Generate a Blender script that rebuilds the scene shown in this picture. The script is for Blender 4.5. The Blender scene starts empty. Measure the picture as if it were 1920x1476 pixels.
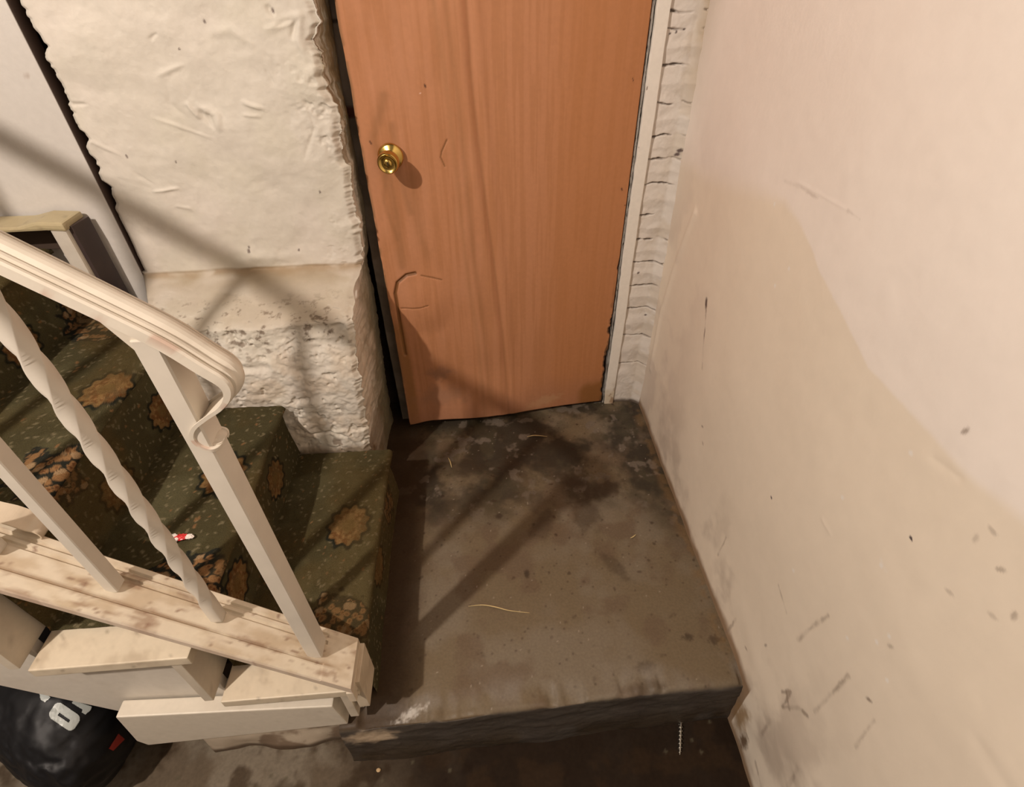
import bpy, bmesh, math, random
import numpy as np
from mathutils import Vector, Matrix
from mathutils.bvhtree import BVHTree

C = bpy.context.scene.collection
SC = bpy.context.scene
random.seed(7)

# ------------------------------------------------------------------ camera
F = 1000.0                                   # focal length in pixels of the 1920x1476 frame
def _unit(v):
    v = np.array(v, float); return v / np.linalg.norm(v)
_down = _unit((17, 1203, F))
_a = -100.0
_yy = _unit((_a, (-F * F - 17 * _a) / 1203.0, F))
_zz = -_down
R = np.array([np.cross(_yy, _zz), _yy, _zz])    # world = R @ camera(x right, y down, z forward)
EYE = np.array([0.0, 0.0, 1.31])
cam_data = bpy.data.cameras.new('camera'); cam = bpy.data.objects.new('camera', cam_data); C.objects.link(cam)
cam_data.sensor_width = 36.0; cam_data.lens = F / 1920 * 36; cam_data.clip_start = 0.02
m = np.eye(4); m[:3, 0] = R[:, 0]; m[:3, 1] = -R[:, 1]; m[:3, 2] = -R[:, 2]; m[:3, 3] = EYE
cam.matrix_world = Matrix(m.tolist())
SC.camera = cam

def ray(p): return R @ np.array([p[0] - 960.0, p[1] - 738.0, F])
def on(axis, p, v):                           # survey helper: a photo pixel on the plane axis=v, in metres
    d = ray(p); t = (v - EYE[axis]) / d[axis]; return EYE + t * d
def onx(p, v): q = on(0, p, v); return (q[1], q[2])
def ony(p, v): q = on(1, p, v); return (q[0], q[2])
def onz(p, v): q = on(2, p, v); return (q[0], q[1])

# ------------------------------------------------------------------ light, world, exposure
world = bpy.data.worlds.new('world'); SC.world = world; world.use_nodes = True
world.node_tree.nodes['Background'].inputs[0].default_value = (1.0, 0.85, 0.7, 1)
world.node_tree.nodes['Background'].inputs[1].default_value = 0.02
bulb = bpy.data.lights.new('bulb_light', 'POINT'); bulb.energy = 190; bulb.shadow_soft_size = 0.03
bulb.color = (1.0, 0.87, 0.765)
bo = bpy.data.objects.new('bulb_light', bulb); bo.location = (-1.28, -0.40, 2.38); C.objects.link(bo)
lamp2 = bpy.data.lights.new('rear_fill_light', 'POINT'); lamp2.energy = 7; lamp2.shadow_soft_size = 0.3  # unseen soft lamp, added as fill for the right wall
lamp2.color = (1.0, 0.88, 0.79)
lo2 = bpy.data.objects.new('rear_fill_light', lamp2); lo2.location = (-0.6, -1.2, 2.0); C.objects.link(lo2)
SC.view_settings.view_transform = 'Standard'; SC.view_settings.look = 'None'
SC.view_settings.exposure = 0.0; SC.view_settings.gamma = 1.0
SC.view_settings.use_curve_mapping = False

# ------------------------------------------------------------------ numpy noise
def _hash(ix, iy, iz, seed):
    h = (ix.astype(np.int64) * 374761393 + iy.astype(np.int64) * 668265263 + iz.astype(np.int64) * 1274126177 + seed * 974634777) & 0xFFFFFFFF
    h = ((h ^ (h >> 13)) * 1274126177) & 0xFFFFFFFF
    h = ((h ^ (h >> 16)) * 2246822519) & 0xFFFFFFFF
    return ((h ^ (h >> 15)) & 0xFFFFFF) / float(0xFFFFFF)
def vnoise(x, y, seed=0):
    x0 = np.floor(x); y0 = np.floor(y); fx = x - x0; fy = y - y0
    fx = fx * fx * fx * (fx * (fx * 6 - 15) + 10); fy = fy * fy * fy * (fy * (fy * 6 - 15) + 10); z = np.zeros_like(x0)
    a = _hash(x0, y0, z, seed); b = _hash(x0 + 1, y0, z, seed); c = _hash(x0, y0 + 1, z, seed); d = _hash(x0 + 1, y0 + 1, z, seed)
    return (a * (1 - fx) + b * fx) * (1 - fy) + (c * (1 - fx) + d * fx) * fy
def fbm(x, y, scale, octv=4, seed=0, gain=0.5):      # about 0..1, mean .5
    t = 0; amp = 1; tot = 0; ca, sa = math.cos(.6), math.sin(.6)
    x = x * scale; y = y * scale
    for k in range(octv):
        t = t + amp * vnoise(x, y, seed + k * 17); tot += amp; amp *= gain
        x, y = (x * ca - y * sa) * 2.03 + 5.1, (x * sa + y * ca) * 2.03 + 9.7
    return t / tot
def worley(x, y, scale, seed=0):                     # distance and cell id and offset
    x = x * scale; y = y * scale; x0 = np.floor(x); y0 = np.floor(y)
    best = np.full(x.shape, 9.0); ids = np.zeros(x.shape); dxb = np.zeros(x.shape); dyb = np.zeros(x.shape)
    z = np.zeros_like(x0)
    for i in (-1, 0, 1):
        for j in (-1, 0, 1):
            cx = x0 + i; cy = y0 + j
            px = cx + _hash(cx, cy, z, seed); py = cy + _hash(cx, cy, z, seed + 5)
            d = (x - px) ** 2 + (y - py) ** 2; mk = d < best
            best = np.where(mk, d, best); ids = np.where(mk, _hash(cx, cy, z, seed + 9), ids)
            dxb = np.where(mk, x - px, dxb); dyb = np.where(mk, y - py, dyb)
    return np.sqrt(best), ids, dxb, dyb
def sst(a, b, x):
    t = np.clip((x - a) / (b - a), 0, 1); return t * t * (3 - 2 * t)
def mix(c, col, f):
    f = np.clip(f, 0, 1)[..., None]; return c * (1 - f) + np.array(col, float) * f
def dline(A, B, pts):
    best = np.full(np.broadcast(A, B).shape, 9.0)
    for (x0, y0), (x1, y1) in zip(pts[:-1], pts[1:]):
        dx, dy = x1 - x0, y1 - y0; L = dx * dx + dy * dy + 1e-12
        t = np.clip(((A - x0) * dx + (B - y0) * dy) / L, 0, 1)
        best = np.minimum(best, np.hypot(A - x0 - t * dx, B - y0 - t * dy))
    return best
def blob(A, B, c, ra, rb=None, ang=0.0, soft=0.5, nz=0.0, seed=3):
    rb = rb or ra; ca, sa = math.cos(ang), math.sin(ang)
    u = (A - c[0]) * ca + (B - c[1]) * sa; v = -(A - c[0]) * sa + (B - c[1]) * ca
    d = np.sqrt((u / ra) ** 2 + (v / rb) ** 2)
    if nz: d = d + nz * (fbm(A, B, 1.6 / min(ra, rb), 3, seed) - .5) * 2
    return 1 - sst(1 - soft, 1 + soft, d)

# ------------------------------------------------------------------ materials
def material(name, color=(.5, .5, .5), rough=.6, metal=0.0, vcol=False, grain=None, bump=None, spec=.5, sheen=0, rvar=None):
    m = bpy.data.materials.new(name); m.use_nodes = True; nt = m.node_tree; b = nt.nodes['Principled BSDF']
    b.inputs['Roughness'].default_value = rough; b.inputs['Metallic'].default_value = metal
    b.inputs['Base Color'].default_value = (*color, 1)
    b.inputs['Specular IOR Level'].default_value = spec
    if sheen: b.inputs['Sheen Weight'].default_value = sheen
    tc = nt.nodes.new('ShaderNodeTexCoord'); src = None
    if vcol:
        at = nt.nodes.new('ShaderNodeAttribute'); at.attribute_name = 'Col'; src = at.outputs['Color']
    if grain:                                  # (scale, amount)
        n = nt.nodes.new('ShaderNodeTexNoise'); n.inputs['Scale'].default_value = grain[0]; n.inputs['Detail'].default_value = 5
        nt.links.new(tc.outputs['Object'], n.inputs['Vector'])
        mr = nt.nodes.new('ShaderNodeMapRange'); mr.inputs[1].default_value = .25; mr.inputs[2].default_value = .75
        mr.inputs[3].default_value = 1 - grain[1]; mr.inputs[4].default_value = 1 + grain[1]
        nt.links.new(n.outputs['Fac'], mr.inputs[0])
        mx = nt.nodes.new('ShaderNodeVectorMath'); mx.operation = 'SCALE'
        if src: nt.links.new(src, mx.inputs[0])
        else: mx.inputs[0].default_value = color
        nt.links.new(mr.outputs[0], mx.inputs['Scale']); src = mx.outputs[0]
    if src: nt.links.new(src, b.inputs['Base Color'])
    if rvar:
        n = nt.nodes.new('ShaderNodeTexNoise'); n.inputs['Scale'].default_value = rvar[0]; n.inputs['Detail'].default_value = 4
        nt.links.new(tc.outputs['Object'], n.inputs['Vector'])
        mr = nt.nodes.new('ShaderNodeMapRange'); mr.inputs[1].default_value = .3; mr.inputs[2].default_value = .7
        mr.inputs[3].default_value = rvar[1]; mr.inputs[4].default_value = rvar[2]
        nt.links.new(n.outputs['Fac'], mr.inputs[0]); nt.links.new(mr.outputs[0], b.inputs['Roughness'])
    if bump:                                   # (scale, strength, distance)
        n = nt.nodes.new('ShaderNodeTexNoise'); n.inputs['Scale'].default_value = bump[0]; n.inputs['Detail'].default_value = 6
        nt.links.new(tc.outputs['Object'], n.inputs['Vector'])
        bp = nt.nodes.new('ShaderNodeBump'); bp.inputs['Strength'].default_value = bump[1]; bp.inputs['Distance'].default_value = bump[2]
        nt.links.new(n.outputs['Fac'], bp.inputs['Height']); nt.links.new(bp.outputs[0], b.inputs['Normal'])
    return m

CREAM = (.70, .64, .545)
M_plaster = material('painted_plaster', vcol=True, rough=.62, grain=(60, .035), bump=(180, .25, .002), spec=.35)
M_rwall = material('painted_render', vcol=True, rough=.5, grain=(30, .02), bump=(120, .12, .002), spec=.4)
M_plain = material('basement_wall_paint', (.10, .09, .08), rough=.8, grain=(8, .1), bump=(60, .1, .002))
M_door = material('brown_door_paint', vcol=True, rough=.5, grain=(90, .04), bump=(140, .12, .001), spec=.35)
M_conc = material('painted_concrete', vcol=True, rough=.5, grain=(160, .12), bump=(220, .3, .001), spec=.35, rvar=(14, .4, .75))
M_lower = material('shaded_basement_floor', vcol=True, rough=.9, grain=(120, .15), bump=(200, .3, .001), spec=.12)
M_carpet = material('patterned_carpet', vcol=True, rough=.95, grain=(500, .3), bump=(700, .8, .003), spec=.1)
M_wood = material('cream_wood_paint', vcol=True, rough=.45, grain=(80, .04), bump=(90, .12, .001), spec=.4)
M_metal = material('cream_metal_paint', (.68, .625, .535), rough=.4, grain=(25, .05), bump=(60, .12, .001), spec=.5)
M_rail = material('rubbed_cream_metal', vcol=True, rough=.36, grain=(60, .04), bump=(70, .15, .001), spec=.5)
M_jamb = material('grey_brown_jamb', vcol=True, rough=.6, grain=(60, .1), bump=(80, .2, .001))
M_brass = material('worn_brass', (.62, .43, .13), rough=.22, metal=1.0, bump=(300, .1, .0004))
M_brassd = material('brass_dull', (.36, .25, .09), rough=.4, metal=1.0)
M_keyhole = material('keyhole_dark', (.01, .008, .005), rough=.8)
M_bag = material('black_plastic_film', (.008, .008, .009), rough=.5, bump=(7, .12, .02), spec=.28)
M_print = material('grey_white_print', (.42, .45, .43), rough=.4, grain=(30, .05))
M_printred = material('red_print', (.35, .03, .02), rough=.45)
M_steel = material('bright_steel', (.6, .57, .5), rough=.35, metal=1.0)
M_straw = material('dry_straw', (.55, .42, .2), rough=.7, grain=(90, .1))
M_red = material('red_candy_print', (.6, .03, .03), rough=.35)
M_white = material('white_wrapper', (.8, .72, .66), rough=.35)
M_grit = material('pale_grit', (.55, .38, .2), rough=.8)

# ------------------------------------------------------------------ builders
def setp(o, label=None, cat=None, group=None, kind=None):
    if label: o['label'] = label
    if cat: o['category'] = cat
    if group: o['group'] = group
    if kind: o['kind'] = kind
    return o
def link(name, me, mat, parent=None):
    o = bpy.data.objects.new(name, me); C.objects.link(o)
    if mat: me.materials.append(mat)
    if parent: o.parent = parent
    return o
def empty(name, loc=(0, 0, 0)):
    o = bpy.data.objects.new(name, None); o.empty_display_size = .05; o.location = loc; C.objects.link(o); return o
def rawmesh(name, V, Q, cols=None, smooth=True):
    me = bpy.data.meshes.new(name); V = np.asarray(V, np.float32); Q = np.asarray(Q, np.int32)
    me.vertices.add(len(V)); me.vertices.foreach_set('co', V.ravel())
    me.loops.add(Q.size); me.loops.foreach_set('vertex_index', Q.ravel())
    me.polygons.add(len(Q)); me.polygons.foreach_set('loop_start', np.arange(0, Q.size, Q.shape[1], dtype=np.int32))
    me.polygons.foreach_set('use_smooth', np.full(len(Q), smooth))
    if cols is not None:
        at = me.color_attributes.new('Col', 'FLOAT_COLOR', 'POINT')
        c4 = np.ones((len(V), 4), np.float32); c4[:, :3] = np.clip(cols.reshape(-1, 3), .001, .95)
        at.data.foreach_set('color', c4.ravel())
    me.update(); me.validate(); return me
def grid(name, P, col, mat, parent=None, flip=False):
    n, m_ = P.shape[:2]; i = np.arange(n * m_).reshape(n, m_)
    Q = np.stack([i[:-1, :-1], i[1:, :-1], i[1:, 1:], i[:-1, 1:]], -1).reshape(-1, 4)
    if flip: Q = Q[:, ::-1]
    return link(name, rawmesh(name, P.reshape(-1, 3), Q, col), mat, parent)
def lin(*segs):                                # (start, end, step), ... joined
    out = []
    for a, b, s in segs: out.append(np.linspace(a, b, max(2, int(abs(b - a) / s) + 1))[:-1])
    out.append(np.array([segs[-1][1]])); return np.concatenate(out)
def bm_obj(name, bm, mat, parent=None, smooth=False, loc=None):
    me = bpy.data.meshes.new(name); bmesh.ops.recalc_face_normals(bm, faces=bm.faces); bm.to_mesh(me); bm.free()
    if smooth:
        for p in me.polygons: p.use_smooth = True
    return link(name, me, mat, parent)
def wear(V, base, dirt=(.25, .17, .10), amt=.5, sc=14, seed=1, spots=True):
    x = V[:, 0] + .37 * V[:, 1]; y = V[:, 1] * .8 + V[:, 2]
    c = np.tile(np.array(base, float), (len(V), 1))
    n = fbm(x, y, sc, 4, seed)[:, None]; c = c * (1 - .2 * amt * (n - .3))
    f = sst(.52, .80, fbm(x, y, sc * 2.2, 5, seed + 3, .6))[:, None] * amt * .8; c = c * (1 - f) + np.array(dirt) * f
    if spots:
        f = sst(.82, .88, fbm(x, y, sc * 7, 2, seed + 8))[:, None] * amt; c = c * (1 - f) + np.array(dirt) * .6 * f
    return c
def prism(name, poly, a0, a1, axis, mat, parent=None, base=CREAM, amt=.5, bevel=.0015, step=.008, seed=1, sc=14):
    """a polygon in the plane across axis, extruded from a0 to a1, finely cut so the worn paint shows"""
    bm = bmesh.new(); vs = []
    for (p, q) in poly:
        co = [0, 0, 0]; o2 = [k for k in range(3) if k != axis]; co[o2[0]] = p; co[o2[1]] = q; co[axis] = a0; vs.append(bm.verts.new(co))
    f = bm.faces.new(vs); r = bmesh.ops.extrude_face_region(bm, geom=[f])
    for v in [g for g in r['geom'] if isinstance(g, bmesh.types.BMVert)]: v.co[axis] = a1
    bmesh.ops.recalc_face_normals(bm, faces=bm.faces)
    if bevel: bmesh.ops.bevel(bm, geom=list(bm.edges), offset=bevel, segments=2, profile=.6, affect='EDGES')
    for ax in range(3):
        cs = [v.co[ax] for v in bm.verts]; lo, hi = min(cs), max(cs); k = min(110, int((hi - lo) / step))
        for j in range(1, k):
            no = [0, 0, 0]; no[ax] = 1; co = [0, 0, 0]; co[ax] = lo + (hi - lo) * j / k
            bmesh.ops.bisect_plane(bm, geom=bm.verts[:] + bm.edges[:] + bm.faces[:], plane_co=co, plane_no=no)
    me = bpy.data.meshes.new(name); bm.to_mesh(me); bm.free()
    V = np.array([v.co[:] for v in me.vertices]); cc = wear(V, base, amt=amt, seed=seed, sc=sc)
    at = me.color_attributes.new('Col', 'FLOAT_COLOR', 'POINT'); c4 = np.ones((len(V), 4), np.float32); c4[:, :3] = np.clip(cc, .001, .95)
    at.data.foreach_set('color', c4.ravel())
    return link(name, me, mat, parent)
def sweep(name, path, prof, mat, parent=None, lateral=(0, 1, 0), base=None, closed=True, smooth=True, capends=True, twist=None, amt=.4, seed=1, scales=None):
    """profile points (lateral, normal) carried along a path"""
    path = np.array(path, float); n = len(path); T = np.gradient(path, axis=0); T /= np.linalg.norm(T, axis=1)[:, None]
    rings = []
    for k in range(n):
        L = np.array(lateral, float); L = L - T[k] * L.dot(T[k]); L /= np.linalg.norm(L); N = np.cross(T[k], L)
        if twist is not None:
            ca, sa = math.cos(twist[k]), math.sin(twist[k]); L, N = L * ca + N * sa, N * ca - L * sa
        s = 1 if scales is None else scales[k]
        if np.isscalar(s): s = (s, s)
        rings.append([path[k] + L * p * s[0] + N * q * s[1] for p, q in prof])
    P = np.array(rings); m_ = P.shape[1]; V = P.reshape(-1, 3); Q = []
    for k in range(n - 1):
        for j in range(m_ if closed else m_ - 1):
            j2 = (j + 1) % m_; Q.append((k * m_ + j, k * m_ + j2, (k + 1) * m_ + j2, (k + 1) * m_ + j))
    cols = wear(V, base, amt=amt, seed=seed) if base is not None else None
    me = rawmesh(name, V, Q, cols, smooth)
    if closed and capends:
        bm = bmesh.new(); bm.from_mesh(me); bm.verts.ensure_lookup_table()
        bm.faces.new([bm.verts[j] for j in range(m_)][::-1]); bm.faces.new([bm.verts[(n - 1) * m_ + j] for j in range(m_)])
        bmesh.ops.recalc_face_normals(bm, faces=bm.faces); bm.to_mesh(me); bm.free()
    return link(name, me, mat, parent)
def densify(pts, step):
    out = [np.array(pts[0], float)]
    for a, b in zip(pts[:-1], pts[1:]):
        a = np.array(a, float); b = np.array(b, float); k = max(1, int(np.linalg.norm(b - a) / step))
        for j in range(1, k + 1): out.append(a + (b - a) * j / k)
    return np.array(out)
def spline(pts, n):
    P = np.array(pts, float); P = np.vstack([2 * P[0] - P[1], P, 2 * P[-1] - P[-2]]); out = []
    segs = len(P) - 3
    for k in range(n):
        t = k / (n - 1) * segs; i = min(int(t), segs - 1); t -= i; p0, p1, p2, p3 = P[i:i + 4]
        out.append(.5 * ((2 * p1) + (-p0 + p2) * t + (2 * p0 - 5 * p1 + 4 * p2 - p3) * t * t + (-p0 + 3 * p1 - 3 * p2 + p3) * t ** 3))
    return np.array(out)
def lathe(name, prof, centre, axis, mat, parent=None, n=48):
    ax = Vector(axis).normalized(); u = ax.orthogonal().normalized(); v = ax.cross(u); V = []; Q = []
    for (r, h) in prof:
        for k in range(n):
            a = 2 * math.pi * k / n; V.append(Vector(centre) + ax * h + (u * math.cos(a) + v * math.sin(a)) * max(r, 1e-5))
    for i in range(len(prof) - 1):
        for k in range(n): Q.append((i * n + k, i * n + (k + 1) % n, (i + 1) * n + (k + 1) % n, (i + 1) * n + k))
    return link(name, rawmesh(name, np.array(V), Q), mat, parent)
def struct(o): o['kind'] = 'structure'; return o

FLOOR = -0.18
RX = 0.565                                    # right wall
# ================================================================== SETTING
def box_sheet(name, pts, mat, th):
    bm = bmesh.new(); lo = Vector((min(p[0] for p in pts), min(p[1] for p in pts), min(p[2] for p in pts)))
    hi = Vector((max(p[0] for p in pts), max(p[1] for p in pts), max(p[2] for p in pts)))
    bmesh.ops.create_cube(bm, size=1)
    for v in bm.verts: v.co = Vector(((lo.x + hi.x) / 2 + v.co.x * (hi.x - lo.x), (lo.y + hi.y) / 2 + v.co.y * (hi.y - lo.y), (lo.z + hi.z) / 2 + v.co.z * (hi.z - lo.z)))
    return struct(bm_obj(name, bm, mat))

# ---- right wall: painted render, slightly wavy, grimy foot
ys = lin((-1.6, 0.0, .03), (0.0, 1.56, .0023)); zs = lin((FLOOR - .03, 1.36, .0023), (1.36, 2.64, .03))
Y, Z = np.meshgrid(ys, zs, indexing='ij')
X = RX + .012 * (fbm(Y, Z, 2.2, 3, 11) - .5) + .0012 * (fbm(Y, Z, 22, 4, 12) - .5)
X = X - .010 * sst(.22, .02, Z) * sst(1.1, .6, Y) * fbm(Y, Z, 7, 3, 13)          # render swells at the foot
X = X + .02 * sst(1.1, 1.45, Y) * sst(.9, .5, Z) * .3
ridge = dline(Y, Z, [onx((1300, 400), RX), onx((1262, 500), RX), onx((1235, 590), RX), onx((1215, 690), RX)])
X = X - .005 * np.exp(-(ridge / .012) ** 2)
for p, q, w, h in (((1490, 340), (1590, 395), .003, .0004), ((1545, 975), (1560, 1000), .004, .0005), ((1750, 860), (1800, 895), .006, -.0007), ((1840, 1400), (1890, 1476), .012, -.0008)):
    X = X - h * np.exp(-(dline(Y, Z, [onx(p, RX), onx(q, RX)]) / w) ** 2)
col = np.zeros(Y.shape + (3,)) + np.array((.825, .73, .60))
# painted shadow edge: lighter colour above a wandering line about 0.85 m up
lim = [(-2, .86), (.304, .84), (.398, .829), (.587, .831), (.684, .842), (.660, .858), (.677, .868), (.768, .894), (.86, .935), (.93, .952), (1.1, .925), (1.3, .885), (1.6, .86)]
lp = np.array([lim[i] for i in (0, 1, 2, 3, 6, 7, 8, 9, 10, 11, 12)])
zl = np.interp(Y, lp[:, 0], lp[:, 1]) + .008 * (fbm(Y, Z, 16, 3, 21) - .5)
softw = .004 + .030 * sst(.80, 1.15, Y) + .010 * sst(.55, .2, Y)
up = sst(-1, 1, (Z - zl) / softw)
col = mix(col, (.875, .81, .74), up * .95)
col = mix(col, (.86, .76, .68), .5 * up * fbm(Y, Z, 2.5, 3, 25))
gr = fbm(Y, Z, 9, 5, 31)
col = mix(col, (.50, .42, .34), .75 * sst(.48, .75, gr) * sst(.42, .0, Z) * (1 - .3 * sst(.2, -.1, Y)))
col = mix(col, (.57, .48, .41), .55 * sst(1.0, 1.42, Y) * sst(.40, .62, fbm(Y, Z, 7, 4, 33)) * sst(1.1, .5, Z))
col = mix(col, (.45, .35, .26), .6 * sst(1.36, 1.5, Y) * sst(.9, 1.3, Z))
floorz = np.where(Y > .455, 0.0, FLOOR)
col = mix(col, (.22, .12, .05), .85 * sst(.028, .0, (Z - floorz) - .022 * fbm(Y, Z, 20, 3, 35)))
col = mix(col, (.30, .17, .06), .8 * blob(Y, Z, onx((1392, 1345), RX), .022, .05, 0, .6, .5))
col = mix(col, (.13, .07, .03), .9 * blob(Y, Z, onx((1396, 1390), RX), .012, .03, 0, .6, .5))
rs = random.Random(5)
def wl(pts, w, c, s, sf=1.6):
    global col
    pp = [onx(p, RX) for p in pts]; d = dline(Y, Z, pp); d = d + .007 * (fbm(Y, Z, 55, 4, 77, .6) - .5)
    env = .35 + .65 * sst(.38, .62, fbm(Y, Z, 38, 3, 78))
    col = mix(col, c, s * env * (1 - sst(w * .3, w * sf + .003, d)))
wl([(1323, 562), (1322, 576)], .0035, (.06, .03, .03), .95)
wl([(1323, 576), (1321, 610), (1317, 650)], .0008, (.20, .12, .10), .8)
wl([(1317, 650), (1316, 690)], .002, (.45, .38, .3), .5)
for p in ((1448, 933), (1710, 1010)): col = mix(col, (.05, .03, .04), blob(Y, Z, onx(p, RX), .0035, .0022, .4, .3))
for p, s in (((1812, 808), .7), ((1875, 1068), .5), ((1630, 1312), .8), ((1780, 1110), .35), ((1672, 1212), .4), ((1860, 1155), .3), ((1862, 996), .4), ((1830, 1010), .3), ((1400, 1216), .6), ((1436, 1210), .6), ((1315, 800), .7), ((1316, 832), .5), ((1900, 1155), .5)):
    col = mix(col, (.22, .16, .12), s * blob(Y, Z, onx(p, RX), .006, .003, rs.uniform(0, 3), .5, .3))
for pts, w, s in (([(1495, 1200), (1530, 1170), (1555, 1155)], .0022, .5), ([(1528, 1335), (1560, 1300), (1592, 1268)], .0025, .65), ([(1468, 1298), (1484, 1297), (1478, 1312), (1470, 1325), (1500, 1328), (1515, 1342)], .002, .7),
                  ([(1476, 1298), (1482, 1330)], .0015, .6), ([(1430, 1380), (1450, 1350)], .003, .45), ([(1460, 1098), (1475, 1150)], .001, .5), ([(1345, 1040), (1360, 1008)], .0012, .5),
                  ([(1358, 1195), (1380, 1160)], .002, .5), ([(1605, 1400), (1640, 1350)], .001, .3), ([(1420, 1430), (1432, 1476)], .003, .5), ([(1480, 1476), (1500, 1440)], .003, .5),
                  ([(1468, 340), (1500, 352), (1530, 372)], .0008, .3), ([(1590, 395), (1612, 412)], .0008, .25)):
    wl(pts, w, (.27, .2, .15), s)
for p in ((1477, 504), (1450, 383), (1451, 536), (1708, 850), (1582, 933), (1646, 1204), (1670, 1193), (1665, 1276), (1490, 1070), (1590, 1197), (1655, 1060)):
    col = mix(col, (.86, .82, .76), .8 * blob(Y, Z, onx(p, RX), .0035, .0035, 0, .4, .3))
wl([(1655, 1050), (1664, 1072)], .002, (.86, .8, .72), .7)
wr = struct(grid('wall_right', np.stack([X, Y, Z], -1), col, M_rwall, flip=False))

# ---- plaster wall on the left of the door with its bulging ledge
def prof_back(z):                              # y of the face at a height, with the ledge
    return 1.128 + .03 * sst(.48, .60, z) + .192 * sst(.598, .668, z)
zz = lin((FLOOR, 0.1, .006), (0.1, .59, .0022), (.59, .68, .0009), (.68, 1.36, .0022), (1.36, 2.64, .03))
ep = [ony(p, 1.35) for p in ((680, 495), (672, 420), (655, 330), (632, 220), (606, 110), (590, 0))]
xe_z = [-.2, .0, .182, .43, .62, .64] + [q[1] for q in ep] + [2.4]
xe_x = [-.352, -.350, -.345, -.325, -.317, -.322] + [q[0] for q in ep] + [ep[-1][0] + .01]
xr_x = [-.340, -.338, -.330, -.315, -.312, -.311] + [q[0] + .004 for q in ep] + [ep[-1][0] + .012]
XL = -.874
uf = lin((0.0, 1.0, .0046)); ub = lin((0.0, 1.0, .02))[1:]
U = np.concatenate([[-.12, -.06, -.02], uf, 1 + ub])     # left turned-in edge, face, right return
nz_, nu = len(zz), len(U)
P = np.zeros((nu, nz_, 3)); col = np.zeros((nu, nz_, 3))
xe = np.interp(zz, xe_z, xe_x); xr = np.interp(zz, xe_z, xr_x)
rough_e = (fbm(zz, zz * 0, 30, 4, 41) - .5)
rough_l = (fbm(zz, zz * 0 + 3, 34, 4, 43) - .5)
xl = XL + .007 + .016 * sst(.72, 1.2, zz) + .035 * np.clip(rough_l, -.2, 1) * sst(.7, .95, zz)
xl = np.where(zz < .672, -.80 - .078 * sst(.596, .668, zz), xl)
xe = xe + .040 * np.minimum(rough_e, .08) * sst(.66, .8, zz) + .012 * (fbm(zz, zz * 0 + 7, 90, 3, 47) - .5)
for k, u in enumerate(U):
    yf = prof_back(zz)
    if u < 0: P[k, :, 0] = xl + .002; P[k, :, 1] = yf - u * .9 + .004
    elif u <= 1:
        x = xl + (xe - xl) * u; P[k, :, 0] = x
        edge = .012 * sst(.965, 1.0, np.full_like(zz, u)) + .008 * sst(.02, .0, np.full_like(zz, u))
        fade = 1 - sst(-.74, -.84, x) * 0
        P[k, :, 1] = yf * fade + edge
    else:
        t = u - 1; P[k, :, 0] = xe + (xr - xe) * t; P[k, :, 1] = yf + .012 + (1.445 - yf) * t
    P[k, :, 2] = zz
Xf, Yf, Zf = P[..., 0], P[..., 1], P[..., 2]
sideU = np.maximum(np.array(U)[:, None] - 1, 0); A = Xf + sideU * .30; B = Zf; N = np.where(np.array(U)[:, None] <= 1, Zf + (Yf - 1.35), Zf)
lum = .022 * (fbm(A, N, 5, 3, 51) - .5) + .006 * (fbm(A, N, 20, 4, 52) - .5)
rgh = sst(.68, .60, B) * .75 + .55 * sst(-.44, -.31, A) * (B > .66) * sst(.42, .6, fbm(A, N, 9, 3, 57))
ridges = 1 - np.abs(2 * fbm(A, N * 1.5, 34, 4, 53) - 1)
lum = lum + rgh * (.020 * (fbm(A, N, 13, 4, 53) - .5) + .004 * (ridges - .7) * sst(.4, .65, fbm(A, N, 8, 2, 58)) - .007 * sst(.62, .78, fbm(A, N, 42, 3, 60)) + .006 * (fbm(A, N, 70, 3, 54) - .5))
marks = np.zeros_like(A)
def ridge_mark(pts, w, h, yv=1.35):
    global marks
    pp = [(ony(p, yv)[0], ony(p, yv)[1]) for p in pts]; mid = np.mean(pp, axis=0); ext = max(np.hypot(a_ - mid[0], b_ - mid[1]) for a_, b_ in pp) + w
    env = sst(1.25, .35, np.hypot(A - mid[0], B - mid[1]) / ext)
    d_ = dline(A, B, pp) + .006 * (fbm(A, N, 45, 3, 59) - .5)
    marks = marks + .8 * h * env * np.exp(-(d_ / (w * 1.25)) ** 2)
for pts, w, h in (([(295, 142), (320, 130), (342, 122)], .0045, .004), ([(350, 195), (372, 222)], .004, .006), ([(372, 200), (405, 215), (412, 240)], .007, .006), ([(390, 218), (400, 240), (375, 210)], .004, -.005),
                  ([(455, 192), (495, 203)], .003, .005), ([(455, 215), (490, 218)], .003, .003), ([(285, 220), (340, 240), (400, 262)], .003, .0025), ([(290, 358), (335, 352)], .003, .005),
                  ([(125, 195), (165, 195)], .003, -.004), ([(495, 125), (515, 160)], .003, -.003), ([(160, 258), (230, 290)], .004, .003), ([(280, 75), (293, 62)], .002, -.003),
                  ([(500, 55), (540, 40), (562, 30), (560, 75), (575, 110)], .006, .006), ([(520, 45), (552, 35), (548, 70)], .004, -.006), ([(500, 12), (512, 28)], .004, -.005), ([(395, 60), (430, 55), (470, 80)], .008, .004),
                  ([(310, 155), (318, 195), (350, 225)], .006, -.0025), ([(250, 320), (290, 345)], .003, -.002), ([(330, 385), (360, 390)], .004, .003), ([(570, 180), (590, 240), (570, 300)], .003, -.003), ([(615, 235), (635, 300)], .006, .005)):
    ridge_mark(pts, w, h)
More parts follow.
